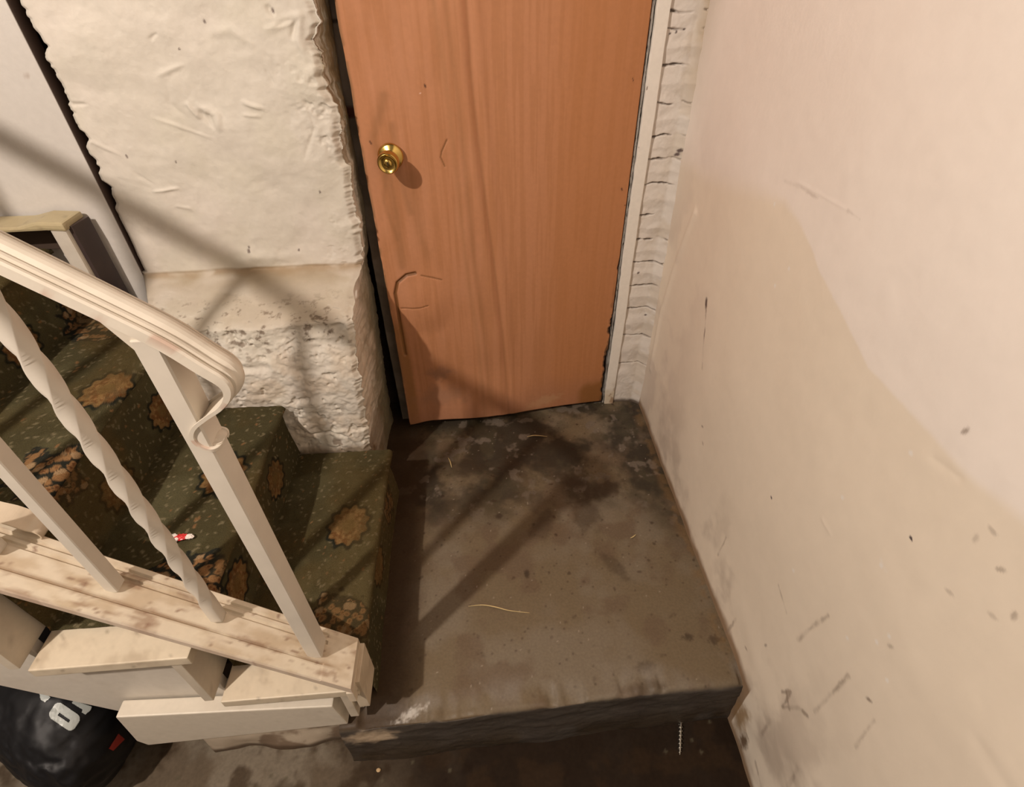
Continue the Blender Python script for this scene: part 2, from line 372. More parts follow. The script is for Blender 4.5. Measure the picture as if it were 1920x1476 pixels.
for pts, w, h, yv in (([(420, 610), (445, 690), (500, 690)], .008, -.010, 1.13), ([(430, 600), (500, 590), (590, 610)], .012, .008, 1.13), ([(560, 640), (640, 645)], .010, .007, 1.13),
                      ([(555, 800), (580, 818), (620, 812), (650, 820), (668, 838)], .004, -.008, 1.13), ([(615, 812), (650, 808), (668, 838)], .006, .004, 1.13), ([(620, 630), (636, 625)], .007, -.012, 1.13),
                      ([(600, 585), (650, 590), (655, 560)], .01, .006, 1.13), ([(390, 590), (420, 560), (520, 560)], .015, .006, 1.13), ([(470, 660), (560, 700), (640, 690)], .012, -.006, 1.13), ([(460, 740), (560, 760), (650, 750)], .01, .005, 1.13)):
    ridge_mark(pts, w, h, yv)
onface = (np.array(U) >= 0)[:, None] & (np.array(U) <= 1)[:, None]
disp = lum + marks
P[..., 1] -= np.where(onface, disp, disp * .2)
P[..., 0] += np.where(np.array(U)[:, None] > 1, disp * .7, 0) + np.where(np.array(U)[:, None] < 0, 0, 0)
col[:] = (.65, .605, .525)
col = mix(col, (.69, .63, .56), .6 * sst(.4, .65, fbm(A, N, 4, 3, 61)))
col = mix(col, (.63, .59, .49), .5 * sst(.45, .7, fbm(A, N, 9, 4, 62)))
shelf = sst(.585, .615, B) * sst(.675, .668, B) * onface
col = mix(col, (.34, .255, .155), .95 * shelf * (.45 + .55 * sst(.25, .6, fbm(A, N, 9, 3, 63))) * (.45 + .55 * sst(-.05, .08, N - .60)))  # ledge top browned: rail shadow and corner shading painted into the colour
col = mix(col, (.34, .24, .14), .75 * sst(.012, .0, np.abs(B - .664 - .004 * (fbm(A, N, 30, 2, 65) - .5))) * onface * sst(.3, .6, fbm(A, N, 18, 3, 64)))  # corner shading painted as a dark line along the ledge back
col = mix(col, (.62, .53, .42), .6 * sst(.6, .5, B) * sst(.42, .62, fbm(A, N, 14, 4, 66)))
col = mix(col, (.17, .12, .08), .8 * sst(.58, .74, fbm(A, N, 60, 5, 67, .6)) * sst(.10, .02, np.abs(B - .585)) * sst(.60, .45, np.abs(N - .0) * 0 + N) * onface)
col = mix(col, (.20, .14, .09), .75 * sst(.60, .72, fbm(A, N, 30, 4, 68)) * sst(.33, .2, B))
col = mix(col, (.15, .10, .05), .8 * sst(.215, .19, B + .012 * (fbm(A, N, 40, 3, 69) - .5)))
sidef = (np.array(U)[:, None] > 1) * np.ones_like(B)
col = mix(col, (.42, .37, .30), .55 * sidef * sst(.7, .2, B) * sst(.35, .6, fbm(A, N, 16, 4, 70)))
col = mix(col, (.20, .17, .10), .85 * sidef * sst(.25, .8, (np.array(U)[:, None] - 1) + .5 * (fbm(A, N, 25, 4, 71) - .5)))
col = mix(col, (.26, .18, .09), .8 * sst(.985, 1.0, np.array(U)[:, None] + .03 * (fbm(A, N, 60, 3, 72) - .5)) * sst(.8, 1.0, B) * sst(.35, .6, fbm(A, N, 30, 3, 73)))
lid = np.array(U)[:, None] * np.ones_like(B)
col = mix(col, (.06, .03, .02), .95 * (lid < 0))
for p, r in (((467, 470), .006), ((467, 463), .004), ((382, 40), .004), ((335, 92), .003), ((240, 292), .004), ((330, 303), .003), ((510, 20), .005), ((600, 360), .004), ((560, 470), .004)):
    q = ony(p, 1.35); col = mix(col, (.13, .09, .08), .85 * blob(A, B, (q[0], q[1]), r * .6, r, 0, .4, .3))
wb = struct(grid('wall_back', P, col, M_plaster))

# ---- smooth board panel left of the seam, and the dark shell behind
PX0 = -2.3
xs = lin((PX0, -1.3, .05), (-1.3, XL - .004, .006)); zs = lin((.2, 1.36, .008), (1.36, 2.64, .05))
xs = np.concatenate([xs, [XL - .002, XL - .002]]); Xp, Zp = np.meshgrid(xs, zs, indexing='ij')
Yp = 1.348 + .004 * (fbm(Xp, Zp, 3, 2, 81) - .5); Yp[-1, :] = 1.39; Yp[-2, :] += .001
col = np.zeros(Xp.shape + (3,)) + np.array((.62, .59, .55)); col = mix(col, (.58, .54, .49), .5 * fbm(Xp, Zp, 6, 3, 82))
col[-2:] = (.07, .045, .035)
col = mix(col, (.3, .2, .15), .5 * blob(Xp, Zp, ony((52, 143), 1.35), .006, .002, -.4, .5))
struct(grid('wall_left', np.stack([Xp, Yp, Zp], -1), col, M_plaster))
M_dark = material('dark_brick_backing', (.05, .032, .022), rough=.9, grain=(30, .3), bump=(40, .5, .01))
box_sheet('wall_rear', [(PX0 - .1, 1.56, FLOOR - .1), (1.0, 1.66, 2.65)], M_dark, 0)
box_sheet('wall_front', [(PX0, -1.7, FLOOR - .05), (RX + .1, -1.6, 2.64)], M_plain, 0)
box_sheet('wall_side', [(PX0 - .1, -1.7, FLOOR - .05), (PX0, 1.6, 2.64)], M_plain, 0)
box_sheet('ceiling', [(PX0 - .1, -1.7, 2.62), (RX + .2, 1.66, 2.72)], M_plain, 0)

# ---- landing slab: the floor in front of the door, with its rounded front lip and riser
def lip(x): return .452 + .020 * (x + .28) / .82 + .008 * (fbm(x, x * 0, 9, 3, 91) - .5)
s1 = lin((1.56, 0, .0025)); xs = lin((-.36, RX + .01, .0025))
r = .016
sv = np.concatenate([lin((1.14, .0, .0025)), np.array([0])])
pr = []                                        # (dy from the lip line, z)
for d in lin((1.12, .02, .0026)): pr.append((d, 0.0))
for a in np.linspace(0, math.pi / 2, 12): pr.append((r - r * math.sin(a) + .002, -r + r * math.cos(a)))
for z in lin((-.02, FLOOR - .01, .003)): pr.append((.002, z))
pr = np.array(pr); Xl, K = np.meshgrid(xs, np.arange(len(pr)), indexing='ij'); K = K.astype(int)
Yl = lip(Xl) + pr[K, 0]; Zl = pr[K, 1].copy(); topm = sst(-.012, -.002, Zl)
Zl = Zl + topm * (.004 * (fbm(Xl, Yl, 6, 3, 92) - .5) + .0016 * (fbm(Xl, Yl, 30, 4, 93) - .5))
Zl = Zl - topm * .012 * sst(.06, .0, np.abs(Yl - lip(Xl) - .012)) * sst(.45, .7, fbm(Xl, Yl * .3, 14, 3, 94))
Yl2 = Yl + (1 - topm) * (.012 * (fbm(Xl, Zl * 2, 10, 4, 95) - .5)) - (1 - topm) * .014 * sst(-.08, -.17, Zl) * fbm(Xl, Zl, 8, 2, 96)
col = np.zeros(Xl.shape + (3,)) + np.array((.152, .114, .068))
col = mix(col, (.185, .152, .110), .7 * sst(.4, .7, fbm(Xl, Yl, 7, 4, 101)))
col = mix(col, (.120, .080, .050), .6 * sst(.5, .72, fbm(Xl, Yl, 13, 4, 102)))
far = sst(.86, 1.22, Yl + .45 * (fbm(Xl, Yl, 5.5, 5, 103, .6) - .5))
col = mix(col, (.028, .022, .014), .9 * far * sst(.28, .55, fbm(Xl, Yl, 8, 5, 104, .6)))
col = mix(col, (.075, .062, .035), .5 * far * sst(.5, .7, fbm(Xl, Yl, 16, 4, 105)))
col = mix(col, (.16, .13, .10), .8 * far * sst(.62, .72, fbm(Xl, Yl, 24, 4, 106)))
w1, id1, _, _ = worley(Xl + .01 * fbm(Xl, Yl, 60, 2, 3), Yl + .01 * fbm(Xl, Yl, 60, 2, 4), 22, 7)
col = mix(col, (.035, .018, .010), .75 * (id1 > .80) * sst(.22, .05, w1 * (.5 + id1) + .16 * (fbm(Xl, Yl, 90, 2, 5) - .4)) * (.35 + .65 * sst(.55, .9, Yl)))
w2, id2, _, _ = worley(Xl, Yl, 48, 8)
col = mix(col, (.05, .03, .018), .55 * (id2 > .88) * sst(.22, .05, w2))
col = mix(col, (.32, .27, .21), .7 * (id2 < .05) * sst(.11, .07, w2))
for p, ra, rb, a, s in (((1130, 920), .07, .03, .4, .8), ((1075, 905), .05, .02, -.5, .8), ((1100, 960), .06, .035, 1.2, .6), ((935, 968), .012, .009, 0, .9), ((925, 940), .010, .006, 0, .8), ((988, 1076), .007, .012, 0, .9), ((870, 875), .05, .04, 0, .5), ((1230, 800), .05, .03, 0, .7),
                        ((1020, 985), .05, .03, .9, .5), ((960, 870), .03, .02, 0, .6), ((1150, 1060), .05, .02, -1, .5), ((1215, 1290), .04, .02, 0, .45), ((1340, 1200), .015, .01, 0, .7), ((1290, 1195), .012, .008, 0, .8), ((1210, 1250), .02, .012, 0, .5)):
    col = mix(col, (.05, .032, .018), s * blob(Xl, Yl, onz(p, 0), ra, rb, a, .5, .6, 9))
col = mix(col, (.20, .12, .05), .5 * sst(.03, 0, np.abs(Xl - RX + .01)) * sst(.4, .6, fbm(Xl, Yl, 30, 3, 108)))
col = mix(col, (.045, .026, .012), .85 * sst(-.17, -.25, Xl + .03 * (fbm(Xl, Yl, 12, 3, 97) - .5)) * topm)  # shade beside the first step, painted as a dark strip
col = mix(col, (.050, .044, .040), .85 * (1 - topm))  # riser face darkened: cast shadow painted into its colour
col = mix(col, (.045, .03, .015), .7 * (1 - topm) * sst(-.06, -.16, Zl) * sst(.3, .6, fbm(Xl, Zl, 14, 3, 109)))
col = mix(col, (.21, .18, .145), .7 * sst(.05, .0, np.abs(Yl - lip(Xl) - .045)) * topm * sst(.4, .65, fbm(Xl, Yl, 12, 3, 110)))
col = mix(col, (.50, .47, .42), .8 * blob(Xl, Yl, onz((772, 1335), 0), .03, .008, .35, .6, .8, 12))
col = mix(col, (.55, .43, .30), .8 * blob(Xl, Zl, (-.30, -.05), .05, .028, 0, .5, .5, 13) * (1 - topm))
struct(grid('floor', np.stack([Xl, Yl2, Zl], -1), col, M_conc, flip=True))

# ---- basement floor one step lower
xs = lin((PX0, -1.4, .05), (-1.4, RX + .01, .004)); ys = lin((-1.6, 0.2, .05), (0.2, .75, .004), (.75, 1.3, .05))
Xg, Yg = np.meshgrid(xs, ys, indexing='ij'); Zg = FLOOR + .004 * (fbm(Xg, Yg, 9, 3, 111) - .5) + .0025 * (fbm(Xg, Yg, 40, 3, 112) - .5)
col = np.zeros(Xg.shape + (3,)) + np.array((.115, .088, .060))
col = mix(col, (.19, .16, .12), .8 * sst(.42, .66, fbm(Xg, Yg, 11, 4, 113)))
col = mix(col, (.05, .032, .018), .8 * sst(.52, .7, fbm(Xg, Yg, 16, 4, 114)))
shade = sst(-.42, -.12, Xg + .16 * (fbm(Xg, Yg, 9, 4, 115) - .5))  # shadow of an unbuilt figure, painted over the floor's right side
col = mix(col, (.016, .009, .005), .95 * shade)
col = mix(col, (.035, .020, .010), .6 * shade * sst(.5, .7, fbm(Xg, Yg, 18, 4, 116)))
w3, id3, _, _ = worley(Xg, Yg, 30, 18)
col = mix(col, (.10, .085, .055), .7 * (id3 < .09) * sst(.16, .09, w3))
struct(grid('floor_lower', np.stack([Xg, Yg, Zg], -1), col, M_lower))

# ---- painted brick strip between the door trim and the right wall
PYB = 1.492
zcs = [ony(p, PYB)[1] for p in ((1290, 52), (1275, 122), (1262, 193), (1245, 255), (1240, 297), (1235, 345), (1225, 403), (1218, 448), (1210, 491), (1205, 534), (1200, 576), (1190, 628), (1180, 680))]
xs = lin((.478, RX + .03, .002)); zs = lin((-.02, 1.36, .002), (1.36, 2.64, .02))
Xb, Zb = np.meshgrid(xs, zs, indexing='ij'); Yb = np.full(Xb.shape, PYB)
dj = np.full(Xb.shape, 9.0)
wob = .010 * (fbm(Xb, Zb, 25, 3, 121) - .5)
for k, z0 in enumerate(zcs + [1.12 + .075 * (i + 1) for i in range(18)]):
    dj = np.minimum(dj, np.abs(Zb - z0 - wob * 1.2 - .06 * (Xb - .49) * (0.3 if k % 2 else -.2)))
jointdepth = sst(.0036, .0008, dj + .004 * (fbm(Xb, Zb, 80, 2, 127) - .4)) * sst(.42, .66, fbm(Xb, Zb, 22, 3, 122) + .25 * sst(.55, .49, Xb))
Yb = Yb + .010 * jointdepth - .006 * (fbm(Xb, Zb, 30, 4, 123) - .5) - .004 * sst(.015, .05, dj)
Yb = Yb - .03 * sst(.545, .585, Xb)             # render curls into the corner
col = np.zeros(Xb.shape + (3,)) + np.array((.72, .665, .60))
col = mix(col, (.60, .52, .42), .6 * sst(.45, .65, fbm(Xb, Zb, 25, 4, 124)) * sst(.5, .56, Xb))
col = mix(col, (.40, .28, .15), .75 * sst(.535, .575, Xb + .02 * (fbm(Xb, Zb, 18, 3, 125) - .5)) * sst(.9, 1.25, Zb))
col = mix(col, (.12, .08, .06), .8 * jointdepth)
col = mix(col, (.08, .05, .03), .9 * sst(.025, .005, Zb + .01 * (fbm(Xb, Zb, 60, 2, 126) - .5)))
for p, r_ in (((1272, 280), .007), ((1268, 288), .006), ((1283, 55), .003), ((1268, 60), .003), ((1256, 63), .003), ((1271, 380), .004), ((1196, 511), .004), ((1210, 590), .004)):
    col = mix(col, (.07, .04, .04), .9 * blob(Xb, Zb, ony(p, PYB), r_, r_ * .7, .6, .4, .4))
struct(grid('wall_pillar', np.stack([Xb, Yb, Zb], -1), col, M_plaster))

# ---- door trim, right (white strip) and left jamb
def strip(name, x0, x1, y0, y1, z0, z1, mat, colf, seed):
    xs = [x0, x0 + .0015] + list(np.linspace(x0, x1, 14)[1:-1]) + [x1 - .0015, x1]; zs = lin((z0, 1.36, .004), (1.36, z1, .05))
    prof = [(x0, y1), (x0, y0 + .002)] + [(x, y0) for x in xs[1:-1]] + [(x1, y0 + .002), (x1, y1)]
    pr = np.array(prof); K, Zt = np.meshgrid(np.arange(len(pr)), zs, indexing='ij'); Xt = pr[K, 0] + .004 * (fbm(Zt, Zt * 0 + seed, 3, 2, seed) - .5) + .0025 * (fbm(Zt, K * .1, 40, 3, seed + 2) - .5); Yt = pr[K, 1].copy()
    return struct(grid(name, np.stack([Xt, Yt, Zt], -1), colf(Xt, Zt), mat))
def c_white(X_, Z_):
    c = np.zeros(X_.shape + (3,)) + np.array((.82, .77, .69)); c = mix(c, (.60, .49, .33), .7 * sst(.10, .02, Z_ + .12 * (fbm(X_, Z_, 25, 3, 131) - .5) + (.462 - X_) * 1.2))
    return mix(c, (.35, .22, .13), .8 * sst(.62, .72, fbm(X_, Z_, 40, 3, 132)) * sst(.12, .03, Z_))
def c_jamb(X_, Z_):
    c = np.zeros(X_.shape + (3,)) + np.array((.19, .16, .125)); c = mix(c, (.30, .26, .21), .6 * sst(.45, .65, fbm(X_, Z_, 12, 4, 133)))
    c = mix(c, (.09, .015, .008), .95 * blob(X_, Z_, ony((650, 213), 1.45), .05, .013, 0, .2))
    return mix(c, (.05, .03, .02), .9 * blob(X_, Z_, ony((612, 40), 1.45), .05, .004, 0, .3))
strip('trim_1', .446, .4790, 1.480, 1.56, 0.001, 2.1, M_wood, c_white, 141)
def c_in(X_, Z_):
    c = np.zeros(X_.shape + (3,)) + np.array((.36, .34, .31)); return mix(c, (.07, .04, .02), .9 * sst(.5, .7, fbm(X_, Z_, 14, 4, 135)) * sst(.5, .1, Z_))
strip('trim_2', .4375, .4455, 1.488, 1.56, 0.001, 2.1, M_wood, c_in, 142)
strip('trim_3', -.303, -.262, 1.462, 1.56, 0.001, 2.1, M_jamb, c_jamb, 143)

# ---- the door: warped brown hardboard, slightly ajar on its left side
DL = np.array((-.2655, 1.412)); DR = np.array((.4345, 1.484))
us = lin((0, 1, .0032)); zs = lin((.034, 1.36, .0023), (1.36, 2.0, .02))
def door_y(u, z): return DL[1] + (DR[1] - DL[1]) * u
Ud, Zd = np.meshgrid(us, zs, indexing='ij'); Xd = DL[0] + (DR[0] - DL[0]) * Ud
def dp(p):                                     # pixel on the door plane -> (u, z)
    y = 1.45
    for _ in range(4):
        x, z = ony(p, y); u = (x - DL[0]) / (DR[0] - DL[0]); y = door_y(u, z)
    return u, z
W = DR[0] - DL[0]
Yd = door_y(Ud, Zd)
bow = -.020 * np.exp(-((Ud - .42) / .28) ** 2) * sst(.25, .0, Zd) - .014 * sst(.12, .0, Ud) * sst(.45, .0, Zd)
def dline_d(pts): return dline(Ud * W, Zd, [(dp(p)[0] * W, dp(p)[1]) for p in pts])
def dblob(p, ra, rb, ang=0, soft=.5, nz=0.0, seed=3): return blob(Ud * W, Zd, (dp(p)[0] * W, dp(p)[1]), ra, rb, ang, soft, nz, seed)
rid1 = dline_d([(815, -60), (845, 150), (862, 300), (880, 480), (900, 620), (925, 860)]); rid2 = dline_d([(870, -60), (885, 150), (905, 330), (925, 480), (942, 620), (950, 720), (958, 860)])
fadeb = .25 + .75 * sst(.0, .45, Zd)
warp = -.004 * fadeb * np.exp(-(rid1 / .018) ** 2) + .0035 * fadeb * np.exp(-(rid2 / .008) ** 2) - .004 * fadeb * np.exp(-((rid2 - .02) / .014) ** 2)
warp = warp + .008 * (fbm(Ud * W * 2, Zd, 4, 2, 151) - .5) * sst(.7, .3, Ud) + .0015 * (fbm(Ud * W, Zd * .4, 26, 3, 152) - .5) * sst(.65, .35, Ud)
crk = dline_d([(778, 513), (762, 516), (745, 530), (741, 550), (746, 580), (752, 620), (760, 665)])
warp = warp + .006 * np.exp(-(crk / .004) ** 2)
warp = warp - .010 * dblob((800, 570), .05, .07, 0, .7)
crk2 = dline_d([(790, 517), (812, 521), (828, 525)]); crk3 = dline_d([(752, 578), (775, 577), (790, 575), (803, 571)])
crk4 = dline_d([(838, 262), (828, 285), (826, 295), (834, 312)])
warp = warp + .0025 * np.exp(-(np.minimum(np.minimum(crk2, crk3), crk4) / .0018) ** 2)
Yd = Yd + bow + warp
eL = sst(.02, 0, Ud); eR = sst(.975, 1, Ud)
Xd = Xd + eL * (.004 * (fbm(Zd, Zd * 0, 16, 4, 153) - .5)) - eR * .010 * np.clip(fbm(Zd, Zd * 0 + 2, 30, 4, 154) - .52, 0, 1) * 3 * sst(.75, .3, Zd)
Zd2 = Zd - .020 * Ud * sst(.3, .03, Zd)
col = np.zeros(Xd.shape + (3,)) + np.array((.50, .228, .112))
grain_ = fbm(Ud * W * 9, Zd * .35, 12, 4, 155)
col = mix(col, (.42, .185, .08), .55 * sst(.4, .65, grain_))
col = mix(col, (.56, .27, .15), .5 * sst(.5, .3, Ud) * sst(.4, .7, fbm(Ud * W * 3, Zd * .6, 6, 3, 156)))
col = mix(col, (.45, .18, .06), .5 * sst(.6, .8, Ud))  # right side browner: cast shadow tone painted into the door colour
for pts, w, s in (([(720, 180), (700, 260), (730, 340), (745, 420), (755, 500)], .012, .45), ([(735, 235), (750, 330), (770, 400)], .010, .4), ([(725, 300), (720, 380), (745, 450)], .006, .35), ([(770, 330), (785, 430), (800, 480)], .014, .3), ([(640, 100), (660, 180), (668, 260)], .006, .4)):
    col = mix(col, (.27, .13, .055), s * np.exp(-(dline_d(pts) / w) ** 2))
col = mix(col, (.33, .15, .065), .5 * np.exp(-(rid2 / .004) ** 2))
col = mix(col, (.35, .165, .07), .4 * np.exp(-((rid1 - .012) / .008) ** 2))
col = mix(col, (.17, .07, .02), .9 * (1 - sst(.0034, .0062, crk + .003 * sst(.36, .25, Zd))))
col = mix(col, (.20, .09, .03), .85 * (1 - sst(.0006, .0024, np.minimum(np.minimum(crk2, crk3), crk4))))
lft = dline_d([(705, 500), (745, 560), (775, 720), (790, 800)])
col = mix(col, (.28, .13, .04), .75 * sst(.024, .010, dline_d([(735, 560), (752, 640), (770, 730), (782, 800)])) * sst(.48, .40, Zd))
col = mix(col, (.27, .14, .09), .6 * dblob((825, 700), .035, .022, 0, .7, .6)); col = mix(col, (.30, .16, .10), .55 * dblob((830, 740), .07, .035, 0, .8, .6, 8))
col = mix(col, (.36, .17, .10), .5 * sst(.17, .02, Zd + .1 * (fbm(Ud * W, Zd, 8, 3, 157) - .5)))
col = mix(col, (.50, .30, .16), .5 * dblob((1020, 745), .05, .02, .2, .6, .7, 5))
col = mix(col, (.26, .11, .03), .85 * sst(.07, .03, Zd - .13 * (Ud - .75) * 4 * .7 + .04 * (fbm(Ud * W, Zd, 16, 3, 158) - .5)) * sst(.84, .9, Ud))
col = mix(col, (.09, .045, .02), .9 * sst(.985, .998, Ud + .03 * (fbm(Ud, Zd, 40, 3, 159) - .5)) * sst(.55, .3, Zd))
col = mix(col, (.20, .11, .05), .7 * sst(.012, .0, Ud) * sst(.4, .6, fbm(Ud, Zd, 30, 3, 160)))
for p, a, b in (((797, 161), .0022, .0045), ((695, 267), .002, .005), ((1166, 355), .002, .005), ((1166, 466), .002, .003), ((1187, 150), .001, .006), ((1172, 385), .002, .002)):
    col = mix(col, (.06, .02, .015), .9 * dblob(p, a, b, .4, .4))
col = mix(col, (.8, .55, .45), .9 * dblob((788, 175), .0016, .0016, 0, .4))
P = np.stack([Xd, Yd, Zd2], -1)
# turned edges so the slab has its 35 mm thickness
def back(row, dx): q = row.copy(); q[:, 1] = np.maximum(q[:, 1] + .034, 0); q[:, 0] += dx; return q
P = np.concatenate([back(P[0], .002)[None], P, back(P[-1], -.002)[None]], 0); col = np.concatenate([col[:1] * .7, col, col[-1:] * .7], 0)
bot = P[:, :1].copy(); bot[:, :, 1] += .034; top_ = P[:, -1:].copy(); top_[:, :, 1] += .034
P = np.concatenate([bot, P, top_], 1); col = np.concatenate([col[:, :1] * .6, col, col[:, -1:]], 1)
door = struct(grid('door_1', P, col, M_door))
# knob on the door
ku, kz = dp((733, 292)); kc = (DL[0] + W * ku, door_y(ku, kz) - .004, kz)
ax = (-.02, -1, .0)
knob = lathe('door_knob', [(.0, 0), (.031, 0), (.0315, .003), (.027, .008), (.016, .010), (.012, .014), (.0115, .022), (.013, .028), (.020, .033), (.0255, .041), (.0265, .050), (.0255, .058), (.0225, .0635), (.0215, .0645), (.020, .0635), (.0185, .0615), (.012, .0610), (.0, .0612)], kc, ax, M_brass, door)
kf = Vector(kc) + Vector(ax).normalized() * .0612
lathe('lock_cylinder', [(.0, .003), (.0085, .003), (.0095, .002), (.0098, 0), (.0, 0)][::-1], kf, ax, M_brass, knob, 32)
bm = bmesh.new()
bmesh.ops.create_cube(bm, size=1)
for v in bm.verts: v.co = Vector((kf.x + v.co.x * .0018, kf.y - .0035 + v.co.y * .001, kf.z + v.co.z * .009))
bm_obj('keyhole', bm, M_keyhole, knob)

# ================================================================== STAIRCASE
RUN, RISE, X1, NS = .255, .19, -.28, 6
stair = empty('staircase', (X1, .8, 0)); 
setp(stair, 'carpeted staircase climbing left beside the plaster wall, its cream painted step ends open', 'stairs')
PM = Matrix.Translation((-X1, -.8, 0))
def child(o, root=stair):
    o.parent = root; o.matrix_parent_inverse = Matrix.Translation(-root.location); return o
# carpet: one runner folded over treads and risers
prof = []                                      # (x, z) along the flight from the landing up
for i in range(NS):
    xn = X1 - RUN * i; zt = RISE * (i + 1); z0 = RISE * i
    st = .0028 if i < 4 else .008
    for z in lin((z0 + (.008 if i else .0), zt - .020, st)): prof.append((xn - .016 * min(1, (z - z0) / .12 * .6 + .4) , z))
    for a in np.linspace(0, math.pi / 2, 9): prof.append((xn - .014 + .014 * math.cos(a), zt - .014 + .014 * math.sin(a)))
    for x in lin((xn - .017, xn - RUN - .010, st)): prof.append((x, zt))
prof = np.array(prof); S = np.concatenate([[0], np.cumsum(np.hypot(*np.diff(prof, axis=0).T))])
vv = lin((0, 1, .0042))
K, V_ = np.meshgrid(np.arange(len(prof)), vv, indexing='ij'); Xc = prof[K, 0].copy(); Zc = prof[K, 1].copy()
y0 = .526; y1 = np.where(Xc > -.80, 1.118 + .03 * 0, 1.185)
y1 = 1.122 + .205 * sst(-.79, -.84, Xc)
Yc = y0 + (y1 - y0) * V_; Sc = S[K]
tread = np.abs(((Zc / RISE) - np.round(Zc / RISE))) < .03
Zc = Zc + .006 * (fbm(Xc * 1.0, Yc, 9, 3, 201) - .5) + .0025 * (fbm(Xc + Zc, Yc, 90, 2, 202) - .5)
Xc = Xc + .012 * (fbm(Yc, Zc, 7, 3, 203) - .5)
Zc = Zc - .012 * sst(.03, .0, y1 - Yc) * 0
col = np.zeros(Xc.shape + (3,)) + np.array((.066, .056, .026))
col = mix(col, (.105, .094, .048), .7 * sst(.4, .7, fbm(Sc, Yc, 12, 4, 204)))
# little leaf flecks
for sc_, sd, th in ((70, 1, .55), (48, 2, .62)):
    w, idd, dx, dy = worley(Sc, Yc, sc_, sd); an = idd * 37.0
    uu = dx * np.cos(an) + dy * np.sin(an); vq = -dx * np.sin(an) + dy * np.cos(an)
    fl = 1 - sst(.75, 1.0, np.sqrt((uu / .32) ** 2 + (vq / .16) ** 2))
    col = mix(col, (.24, .20, .12), .6 * fl * (idd > th + .12))
    col = mix(col, (.22, .10, .035), .7 * fl * (idd > .965))
# medallions and leafy clusters
cx0, cy0 = onz((655, 985), RISE); s0 = None
k0 = int(np.argmin(np.abs(prof[:, 0] - cx0) + 10 * np.abs(prof[:, 1] - RISE))); s0 = S[k0]
def medallion(ds, dy_, ra, rb, n, seed):
    global col
    th = np.arctan2(dy_ / rb, ds / ra); r_ = np.sqrt((ds / ra) ** 2 + (dy_ / rb) ** 2)
    edge = 1 + .09 * np.cos(n * th) + .10 * (fbm(Sc, Yc, 45, 2, seed) - .5)
    col = mix(col, (.012, .014, .010), .92 * (1 - sst(1.16, 1.26, r_ / edge)))
    f = 1 - sst(.98, 1.05, r_ / edge); inner = fbm(Sc, Yc, 130, 3, seed + 1)
    col = mix(col, (.22, .13, .05), f * (.55 + .45 * sst(.3, .6, fbm(Sc, Yc, 30, 3, seed + 2))))
    col = mix(col, (.13, .055, .018), f * .8 * sst(.5, .62, inner))
    col = mix(col, (.36, .21, .09), f * .6 * sst(.1, .0, np.abs(r_ - .62)) * (np.cos(n * th + 2) > .1))
    col = mix(col, (.16, .10, .035), f * .75 * (1 - sst(.30, .42, r_)))
def on_step(p, k):                             # pixel on tread k -> (distance along the runner, y)
    x, y = onz(p, RISE * k); i = int(np.argmin(np.abs(prof[:, 0] - x) + 10 * np.abs(prof[:, 1] - RISE * k))); return S[i], y
LR = RUN + RISE
for k, (ss_, yy) in enumerate([on_step((655, 985), 1), on_step((418, 890), 2), on_step((200, 730), 3), on_step((20, 640), 4), (RISE * .5, .80), (LR + RISE * .5, .96), (LR + .10, .66), (2 * LR + .08, .82), (2 * LR + .09, 1.06), (3 * LR + .08, .70), (3 * LR + .10, 1.1), (4 * LR + .1, .8), (4 * LR + .3, 1.0)]):
    medallion(Sc - ss_, Yc - yy, .046 - .006 * (k > 3), .056 - .008 * (k > 3), 11, 300 + k * 7)
bl = np.zeros_like(Sc) - 1
for k, (ss_, yy, ra, rb) in enumerate([(*on_step((640, 1165), 1), .075, .055), (*on_step((385, 1085), 2), .085, .05), (*on_step((100, 885), 3), .075, .06), (*on_step((175, 1000), 3), .05, .05), (*on_step((140, 590), 3), .06, .07), (*on_step((20, 700), 4), .07, .06), (3 * LR - .05, 1.27, .09, .06), (.09, 1.0, .05, .045), (4 * LR + .3, .7, .08, .06)]):
    d = np.sqrt(((Sc - ss_) / ra) ** 2 + ((Yc - yy) / rb) ** 2) + 1.5 * (fbm(Sc, Yc, 30, 3, 330 + k, .6) - .5)
    bl = np.maximum(bl, 1.0 - d)
col = mix(col, (.014, .016, .014), .9 * sst(-.22, -.14, bl))
inn = fbm(Sc, Yc, 70, 3, 341); wq, idq, _, _ = worley(Sc + .008 * inn, Yc, 62, 44)
f = sst(.0, .06, bl) * sst(.52, .40, wq * (.7 + .5 * idq))
col = mix(col, (.25, .135, .058), f); col = mix(col, (.10, .035, .014), f * .8 * sst(.22, .14, wq) * (idq > .5)); col = mix(col, (.36, .26, .15), f * .6 * (idq < .2))
# trodden grime along the nosings and next to the wall
nose = sst(.03, .0, np.abs(((Sc % (RUN + RISE)) - RISE)))
col = mix(col, (.12, .085, .035), .35 * nose * sst(.3, .7, fbm(Sc, Yc, 20, 3, 343)))
col = mix(col, (.20, .14, .045), .4 * sst(.02, 0, np.abs(Sc - .175)))
col = mix(col, (.09, .06, .02), .5 * sst(.45, .65, fbm(Sc, Yc, 5, 3, 345)))
child(grid('carpet_runner', np.stack([Xc, Yc, Zc], -1), col, M_carpet, flip=True))
